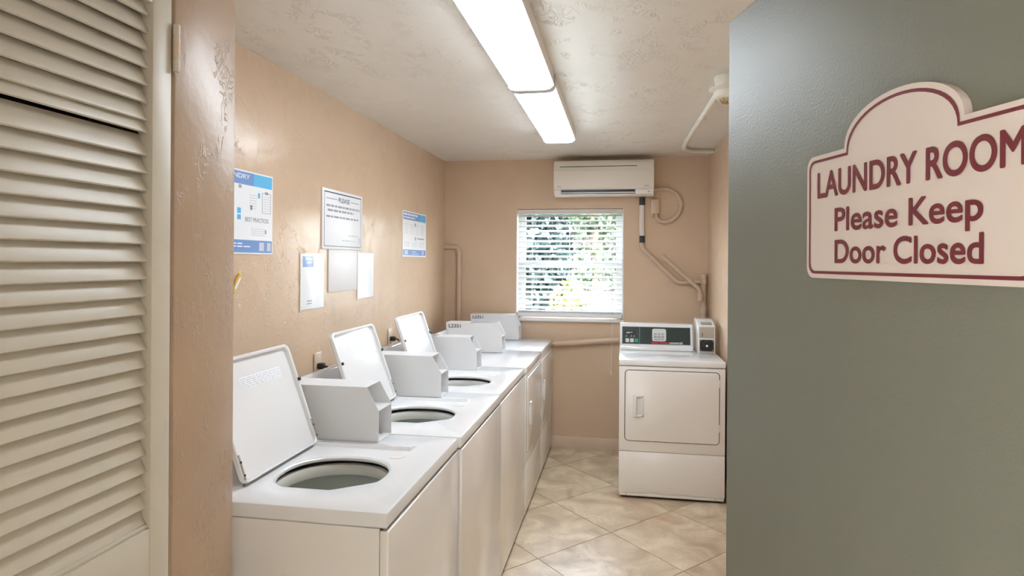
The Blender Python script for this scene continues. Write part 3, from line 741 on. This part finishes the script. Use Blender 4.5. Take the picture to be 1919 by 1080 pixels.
# ================================================================== CEILING DEVICE + CONDUIT
cdv = thing('ceiling_alarm', 'round cream alarm fitting on the ceiling beside the door edge', 'alarm', (.485, 3.10, ZC))
lathe('mounting_base', [(.062, -.001), (.064, -.012), (.058, -.05), (.054, -.052)], 'cream_metal', cdv, n=28)
lathe('flange', [(.058, -.052), (.086, -.056), (.088, -.062), (.070, -.072)], 'cream_metal', cdv, n=32)
lathe('body', [(.066, -.070), (.062, -.098), (.05, -.108)], 'cream_metal', cdv, n=28)
for q in range(8):
    a = q * math.pi / 4; tube('grille_rib', [(.042 * math.cos(a), .042 * math.sin(a), -.106), (.030 * math.cos(a), .030 * math.sin(a), -.124), (.006 * math.cos(a), .006 * math.sin(a), -.128)], .0035, 'brass', cdv, 6)
cc = thing('ceiling_conduit', 'cream conduit curving along the ceiling to the right wall', 'conduit', (.455, 4.0, ZC - .018))
def Q3(x, y): return (x - .455, y - 4.0, 0)
tube('conduit', round_path([Q3(.474, 3.17), Q3(.440, 4.66), Q3(.452, 4.93), Q3(.52, 5.05), Q3(XR - .004, 5.08)], .12, 6), .0165, 'cream_metal', cc, 12)
lathe('coupling', [(.0135, 0), (.0165, .002), (.0165, .03), (.0135, .032)], 'cream_metal', cc, (XR - .455 - .045 - 0, 1.08, 0), 'X', 12)
box('strap', (.462 - .455 - .02, 3.9 - 4.0, -.0135), (.462 - .455 + .024, 3.915 - 4.0, .0135), 'cream_metal', cc, .002)

# ================================================================== WINDOW BLIND
bl = thing('window_blind', 'white horizontal slat blind with raised cords in the window', 'blind', ((WX0 + WX1) / 2, YB + .035, 1.10))
bw = (WX1 - WX0) / 2 - .010
zh = 2.018 - 1.10
hr = box('head_rail', (-bw, -.032, zh - .036), (bw, .026, zh), 'alu', bl, .003)
for xx in (-.30, -.06, .18, .40): box('bracket', (xx, -.0345, zh - .02), (xx + .02, -.031, zh + .001), 'alu', hr)
bm = bmesh.new(); n_ = 6; vs0 = []
for k_ in range(n_ + 1):
    t_ = k_ / n_ - .5
    vs0.append((t_ * .05, .0035 * (1 - (2 * t_) ** 2)))
ups = [[bm.verts.new((x_, p[0], p[1])) for p in vs0] for x_ in (-bw + .004, bw - .004)]
dns = [[bm.verts.new((x_, p[0], p[1] - .0022)) for p in vs0] for x_ in (-bw + .004, bw - .004)]
for k_ in range(n_):
    bm.faces.new((ups[0][k_], ups[1][k_], ups[1][k_ + 1], ups[0][k_ + 1])); bm.faces.new((dns[0][k_], dns[0][k_ + 1], dns[1][k_ + 1], dns[1][k_]))
    for e_ in (0, 1): bm.faces.new((ups[e_][k_], ups[e_][k_ + 1], dns[e_][k_ + 1], dns[e_][k_]))
for k_ in (0, n_): bm.faces.new((ups[0][k_], ups[1][k_], dns[1][k_], dns[0][k_]))
s0 = fin('slat', bm, 'slat_white', bl, angle=60); z = .080; i = 0
while z < zh - .045:
    s = s0 if i == 0 else link('slat', s0.data, None, bl)
    s.location = (0, 0, z); s.rotation_euler = (R(20 + random.uniform(-2, 2)), 0, 0)
    z += .0437; i += 1
box('bottom_rail', (-bw, -.030, .002), (bw, .026, .034), 'slat_white', bl, .004)
for q in range(3):
    s = link('slat', s0.data, None, bl); s.location = (0, 0, .038 + q * .008); s.rotation_euler = (R(2), 0, 0)
for xx in (-.32, 0.0, .325):
    for yy in (-.027, .027): tube('ladder_cord', [(xx, yy, .05), (xx, yy, zh - .03)], .0012, 'cord', bl, 5)
pcx = .365
tube('pull_cord', [(pcx, -.036, zh - .02), (pcx, -.038, .3), (pcx + .001, -.047, .02), (pcx + .002, -.072, -.035), (pcx - .004, -.074, -.43)], .0025, 'cord', bl, 6)
lathe('tassel', [(.002, 0), (.005, -.005), (.009, -.035), (.008, -.04), (.002, -.041)], 'cord', bl, (pcx - .004, -.074, -.425), n=12)
tube('tilt_wand', [(pcx - .055, -.036, zh - .03), (pcx - .055, -.040, .33)], .003, 'glass', bl, 6)

# ================================================================== NOTICES ON THE LEFT WALL
# local frame: x runs into the room (+Y world), -y faces the room (+X world), z up
def notice(name, label, cat, y0, z0, group=None):
    return thing(name, label, cat, (XL + .0012, y0, z0), R(90), group)
rnd = random.Random(11)
# large blue poster, partly hidden by the post
t = notice('poster', 'blue and white laundry best practices poster, cut off by the brown post', 'poster', 2.075, 1.598)
w_, h_ = .523, .343
box('sheet', (0, -.002, 0), (w_, 0, h_), 'paper', t)
box('header_band', (.006, -.0026, h_ - .058), (w_ * .72, -.002, h_ - .006), 'blue', t); box('header_accent', (w_ * .72, -.0026, h_ - .058), (w_ - .006, -.002, h_ - .006), 'cyan', t)
box('footer_band', (.006, -.0026, .006), (w_ - .006, -.002, .058), 'blue', t)
box('footer_code_box', (w_ - .105, -.0030, .014), (w_ - .068, -.0026, .050), 'ink_pale', t); box('footer_mark', (w_ - .045, -.003, .014), (w_ - .016, -.0026, .050), 'ink_pale', t)
lettering('LAUNDRY', (.155, -.0026, h_ - .034), .19, .018, 'paper', t, .0004, .03)
lettering('BEST PRACTICES', (.315, -.002, .135), .175, .017, 'ink_grey', t, .0004, .02)
bm = bmesh.new()
for zz in (.028, .040): bars(bm, .22, .36 if zz < .03 else .30, zz, .005, -.0026, rnd)
tag(fin('footer_print', bm, 'paper', t), kind='stuff')
bm = bmesh.new()
for q in range(6): bars(bm, .346, .400, .190 + q * .011, .003, -.002, rnd, (.008, .02), .004)
for q in range(7): bars(bm, .452, .498, .186 + q * .010, .003, -.002, rnd, (.008, .02), .004)
for q in range(4): bars(bm, .36, .47, .078 + q * .009, .003, -.002, rnd, (.008, .02), .004)
tag(fin('body_print', bm, 'ink_pale', t), kind='stuff')
bm = bmesh.new()
for x0_, x1_, z0_, z1_ in ((.440, .508, .176, .262),):
    for lo, hi in (((x0_, z0_), (x1_, z0_ + .002)), ((x0_, z1_), (x1_, z1_ + .002)), ((x0_, z0_), (x0_ + .003, z1_)), ((x1_ - .003, z0_), (x1_, z1_))): bx(bm, (lo[0], -.0024, lo[1]), (hi[0], -.002, hi[1]))
bx(bm, (.462, -.0024, .258), (.486, -.002, .270)); bx(bm, (.352, -.0024, .184), (.366, -.002, .204)); bx(bm, (.462, -.0024, .088), (.474, -.002, .104))
bx(bm, (.270, -.0024, .268), (.288, -.002, .282))
tag(fin('line_art', bm, 'ink_grey', t), kind='stuff')
boxes('icon', [((.408, -.0024, .238), (.424, -.002, .260)), ((.26, -.0024, .165), (.285, -.002, .188)), ((.26, -.0024, .140), (.285, -.002, .160))], 'cyan', t)
# PLEASE notice
t = notice('notice', 'white framed PLEASE notice with dark blue lines', 'notice', 3.066, 1.634)
w_, h_ = .511, .318
box('board', (0, -.006, 0), (w_, 0, h_), 'paper', t, .001)
boxes('border', [((.02, -.0066, h_ - .020), (w_ - .02, -.006, h_ - .014)), ((.02, -.0066, .014), (w_ - .02, -.006, .017)), ((.020, -.0066, .014), (.023, -.006, h_ - .014)), ((w_ - .023, -.0066, .014), (w_ - .02, -.006, h_ - .014))], 'ink', t)
box('rule', (.045, -.0066, h_ - .052), (.175, -.006, h_ - .048), 'ink_grey', t); box('rule', (.345, -.0066, h_ - .052), (.465, -.006, h_ - .048), 'ink_grey', t)
lettering('PLEASE', (.19, -.006, h_ - .062), .14, .024, 'ink', t, .0005, .02)
bm = bmesh.new()
bars(bm, .045, .47, h_ - .093, .011, -.006, rnd, (.02, .06), .010, .0005); bars(bm, .06, .39, h_ - .117, .011, -.006, rnd, (.02, .06), .010, .0005)
bars(bm, .045, .46, h_ - .150, .010, -.006, rnd, (.02, .06), .010, .0005)
tag(fin('notice_print', bm, 'ink_grey', t), kind='stuff')
bm = bmesh.new()
bars(bm, .24, .42, .046, .007, -.006, rnd, (.02, .06), .010, .0005); bars(bm, .32, .45, .075, .007, -.006, rnd, (.02, .06), .010, .0005); bx(bm, (.455, -.0065, .04), (.480, -.006, .072))
tag(fin('fine_print', bm, 'ink_pale', t), kind='stuff')
# blank card
t = notice('blank_card', 'plain off white card under the PLEASE notice', 'card', 3.1435, 1.404)
box('card', (0, -.005, 0), (.366, 0, .226), 'paper_blank', t, .001)
box('card_rim', (.008, -.0062, .214), (.358, -.005, .218), 'paper_blank', t)
# clear sleeves
def sleeve(y0, z0, w_, h_, label, blue):
    t = notice('plastic_sleeve', label, 'sleeve', y0, z0, 'clear sleeves under the notice')
    box('flyer', (.008, -.0022, .008), (w_ - .006, -.0008, h_ - .006), 'paper', t)
    if blue:
        hb = box('flyer_header', (.022, -.0027, h_ - .070), (w_ * .52, -.0022, h_ - .016), 'blue', t)
        bm = bmesh.new(); bars(bm, .05, w_ * .48, h_ - .034, .009, -.0027, rnd, (.02, .05), .008); bars(bm, .06, w_ * .44, h_ - .052, .007, -.0027, rnd, (.02, .05), .008)
        tag(fin('header_print', bm, 'paper', hb), kind='stuff')
        bm = bmesh.new(); bars(bm, w_ * .28, w_ * .46, .045, .006, -.0022, rnd); bars(bm, w_ * .26, w_ * .46, .032, .005, -.0022, rnd); tag(fin('flyer_print', bm, 'ink_grey', t), kind='stuff')
    # buckled film
    bm = bmesh.new(); nx, nz = 10, 8; g = []
    for i in range(nx + 1):
        col_ = []
        for j in range(nz + 1):
            u_, v_ = i / nx, j / nz
            dd = .0032 + .006 * math.sin(math.pi * u_) * (.5 + .5 * math.sin(3.1 * v_ + 2.2 * u_)) * (1 - .3 * v_)
            col_.append(bm.verts.new((u_ * w_, -dd, v_ * h_)))
        g.append(col_)
    for i in range(nx):
        for j in range(nz): bm.faces.new((g[i][j], g[i + 1][j], g[i + 1][j + 1], g[i][j + 1]))
    me = bpy.data.meshes.new('film'); bm.normal_update(); bm.to_mesh(me); bm.free(); link('film', me, 'film', t, True)
    box('edge_strip', (-.004, -.005, 0), (.002, -.0005, h_), 'ac_white', t)
    return t
sleeve(2.85, 1.324, .25, .286, 'clear plastic sleeve holding a flyer with a blue corner', True)
sleeve(3.522, 1.342, .25, .283, 'clear plastic sleeve of plain white paper right of the blank card', False)
# far blue poster
t = notice('poster', 'small blue and white instruction poster nearest the back corner', 'poster', 4.298, 1.603)
w_, h_ = .54, .330
box('sheet', (0, -.002, 0), (w_, 0, h_), 'paper', t)
box('header_band', (.01, -.0026, h_ - .062), (w_ * .72, -.002, h_ - .008), 'blue', t); box('header_accent', (w_ * .72, -.0026, h_ - .062), (w_ - .01, -.002, h_ - .008), 'cyan', t)
box('footer_band', (.01, -.0026, .01), (w_ - .01, -.002, .052), 'blue', t)
boxes('footer_icons', [((.035, -.003, .016), (.11, -.0026, .046)), ((.20, -.003, .018), (.36, -.0026, .024)), ((.20, -.003, .034), (.30, -.0026, .040)), ((.44, -.003, .016), (.48, -.0026, .046))], 'ink_pale', t)
bm = bmesh.new(); bars(bm, .02, .33, h_ - .030, .013, -.0026, rnd, (.03, .08), .012); bars(bm, .02, .27, h_ - .050, .009, -.0026, rnd, (.03, .08), .012); tag(fin('header_print', bm, 'paper', t), kind='stuff')
bm = bmesh.new()
for c_ in range(4):
    for q in range(5): bars(bm, .03 + c_ * .125, .12 + c_ * .125, .170 + q * .016, .004, -.002, rnd, (.015, .04), .008)
for c_ in range(3):
    for q in range(3): bars(bm, .03 + c_ * .17, .15 + c_ * .17, .075 + q * .014, .004, -.002, rnd, (.015, .04), .008)
tag(fin('body_print', bm, 'ink_pale', t), kind='stuff')
bm = bmesh.new(); bars(bm, .33, .50, .132, .010, -.002, rnd, (.03, .06), .01); bx(bm, (.27, -.0024, .122), (.295, -.002, .148)); bx(bm, (.26, -.0024, .225), (.285, -.002, .25)); tag(fin('body_heading', bm, 'ink_grey', t), kind='stuff')
# yellow tag
t = notice('yellow_tag', 'yellow plastic tag stuck to the wall beside the brown post', 'tag', 2.29, 1.452)
bm = bmesh.new(); bx(bm, (0, -.012, 0), (.022, -.001, .085), .003); bmesh.ops.rotate(bm, verts=bm.verts, cent=(0, 0, 0), matrix=Matrix.Rotation(R(38), 3, 'Y')); fin('strip', bm, 'yellow', t)
bm = bmesh.new(); bx(bm, (.004, -.016, .012), (.012, -.012, .07)); bmesh.ops.rotate(bm, verts=bm.verts, cent=(0, 0, 0), matrix=Matrix.Rotation(R(38), 3, 'Y')); fin('ridge', bm, 'paper', t)
# outlets with plugs
def outlet(y0, z0, label, big=False):
    t = notice('wall_outlet', label, 'outlet', y0, z0, 'wall outlets behind the washers')
    box('cover_plate', (0, -.006, 0), (.080, 0, .125), 'trim', t, .003)
    pg = box('plug', (.024, -.040, .042), (.056, -.006, .072), 'rubber', t, .006, 3)
    tube('cord', round_path([(.040, -.034, .057), (.040, -.062, .054), (.046, -.070, .00), (.05, -.055, -.12), (.05, -.02, -.3)], .03), .0052, 'rubber', pg, 8)
    return t
outlet(2.99, .978, 'tan outlet with black plug behind the nearest coin meter case')
outlet(4.02, .995, 'tan outlet with black plug beside the farthest washer lid')
t = notice('dryer_receptacle', 'round dark heavy-duty receptacle on the wall behind the row of dryers', 'outlet', 4.76, 1.03)
box('cover_plate', (-.05, -.008, -.055), (.05, 0, .055), 'grey', t, .004)
lathe('plug', [(.034, -.008), (.036, -.02), (.030, -.05), (.012, -.056)], 'rubber', t, (0, 0, 0), 'Y', 24)
tube('cord', round_path([(0, -.05, 0), (0, -.072, -.02), (.01, -.06, -.12), (.01, -.02, -.3)], .04), .009, 'rubber', t, 8)

# ================================================================== OUTSIDE THE WINDOW
tag(box('lawn', (-14, YB + .4, -.35), (14, 40, -.25), 'lawn'), kind='structure')
def leafy(name, c, rad, n, size, m, parent, seed, shell=.35):
    rn = random.Random(seed); V = []; Fc = []
    for q in range(n):
        while True:
            p = Vector((rn.uniform(-1, 1), rn.uniform(-1, 1), rn.uniform(-1, 1)))
            if shell < p.length < 1: break
        p = Vector((p.x * rad[0], p.y * rad[1], p.z * rad[2])) + Vector(c)
        e = Euler((rn.uniform(0, 6.3), rn.uniform(0, 6.3), rn.uniform(0, 6.3))).to_matrix(); s_ = size * rn.uniform(.6, 1.3)
        b0 = len(V)
        for a, b in ((-.5, 0), (0, .28), (.5, 0), (0, -.28)): V.append(tuple(p + e @ Vector((a * s_, b * s_, 0))))
        Fc.append((b0, b0 + 1, b0 + 2, b0 + 3))
    me = bpy.data.meshes.new(name); me.from_pydata(V, [], Fc); me.update()
    return tag(link(name, me, m, parent), kind='stuff')
def tree(loc, h, crowns, m, label, seed, cat='tree', name='tree', group='trees outside the window'):
    t = thing(name, label, cat, loc, 0, group)
    tube('trunk', [(0, 0, 0), (.05, .02, h * .3), (-.03, 0, h * .65), (.02, .03, h)], [.16, .13, .10, .05], 'bark', t, 10)
    for i, (c, r_, n, sz) in enumerate(crowns): leafy('foliage', c, r_, n, sz, m, t, seed + i)
    return t
tree((-1.62, 11.0, -.25), 3.2, [((0, 0, 2.0), (.80, .7, 1.15), 3600, .16), ((.35, -.1, 2.95), (.7, .6, .40), 900, .15)], 'leaf_dark', 'dark green tree outside the left half of the window', 5)
tree((-.55, 13.5, -.25), 4.2, [((0, 0, 3.0), (1.7, .9, .60), 1900, .17), ((.25, 0, 1.9), (1.0, .5, .75), 700, .15)], 'leaf_mid', 'tall thin-crowned tree seen at the top of the window', 21)
def shrub(loc, rad, m, label, seed, n=900, size=.10):
    t = thing('shrub', label, 'shrub', loc, 0, 'shrubs outside the window')
    for q in range(5):
        a = q * 1.256; tube('stem', [(0, 0, 0), (rad[0] * .5 * math.cos(a), rad[1] * .5 * math.sin(a), rad[2] * 1.1)], [.02, .008], 'bark', t, 6)
    leafy('foliage', (0, 0, rad[2] * .95), rad, n, size, m, t, seed, .2); return t
shrub((-.78, 9.2, -.25), (.34, .3, .80), 'leaf_bright', 'yellow green upright shrub in the middle of the window view', 31, 900, .11)
shrub((-1.35, 8.0, -.25), (.55, .35, .62), 'leaf_mid', 'low green shrub at the lower left of the window view', 33, 1300, .10)
shrub((-.40, 8.3, -.25), (.50, .35, .58), 'leaf_mid', 'low green shrub at the lower right of the window view', 35, 1200, .10)
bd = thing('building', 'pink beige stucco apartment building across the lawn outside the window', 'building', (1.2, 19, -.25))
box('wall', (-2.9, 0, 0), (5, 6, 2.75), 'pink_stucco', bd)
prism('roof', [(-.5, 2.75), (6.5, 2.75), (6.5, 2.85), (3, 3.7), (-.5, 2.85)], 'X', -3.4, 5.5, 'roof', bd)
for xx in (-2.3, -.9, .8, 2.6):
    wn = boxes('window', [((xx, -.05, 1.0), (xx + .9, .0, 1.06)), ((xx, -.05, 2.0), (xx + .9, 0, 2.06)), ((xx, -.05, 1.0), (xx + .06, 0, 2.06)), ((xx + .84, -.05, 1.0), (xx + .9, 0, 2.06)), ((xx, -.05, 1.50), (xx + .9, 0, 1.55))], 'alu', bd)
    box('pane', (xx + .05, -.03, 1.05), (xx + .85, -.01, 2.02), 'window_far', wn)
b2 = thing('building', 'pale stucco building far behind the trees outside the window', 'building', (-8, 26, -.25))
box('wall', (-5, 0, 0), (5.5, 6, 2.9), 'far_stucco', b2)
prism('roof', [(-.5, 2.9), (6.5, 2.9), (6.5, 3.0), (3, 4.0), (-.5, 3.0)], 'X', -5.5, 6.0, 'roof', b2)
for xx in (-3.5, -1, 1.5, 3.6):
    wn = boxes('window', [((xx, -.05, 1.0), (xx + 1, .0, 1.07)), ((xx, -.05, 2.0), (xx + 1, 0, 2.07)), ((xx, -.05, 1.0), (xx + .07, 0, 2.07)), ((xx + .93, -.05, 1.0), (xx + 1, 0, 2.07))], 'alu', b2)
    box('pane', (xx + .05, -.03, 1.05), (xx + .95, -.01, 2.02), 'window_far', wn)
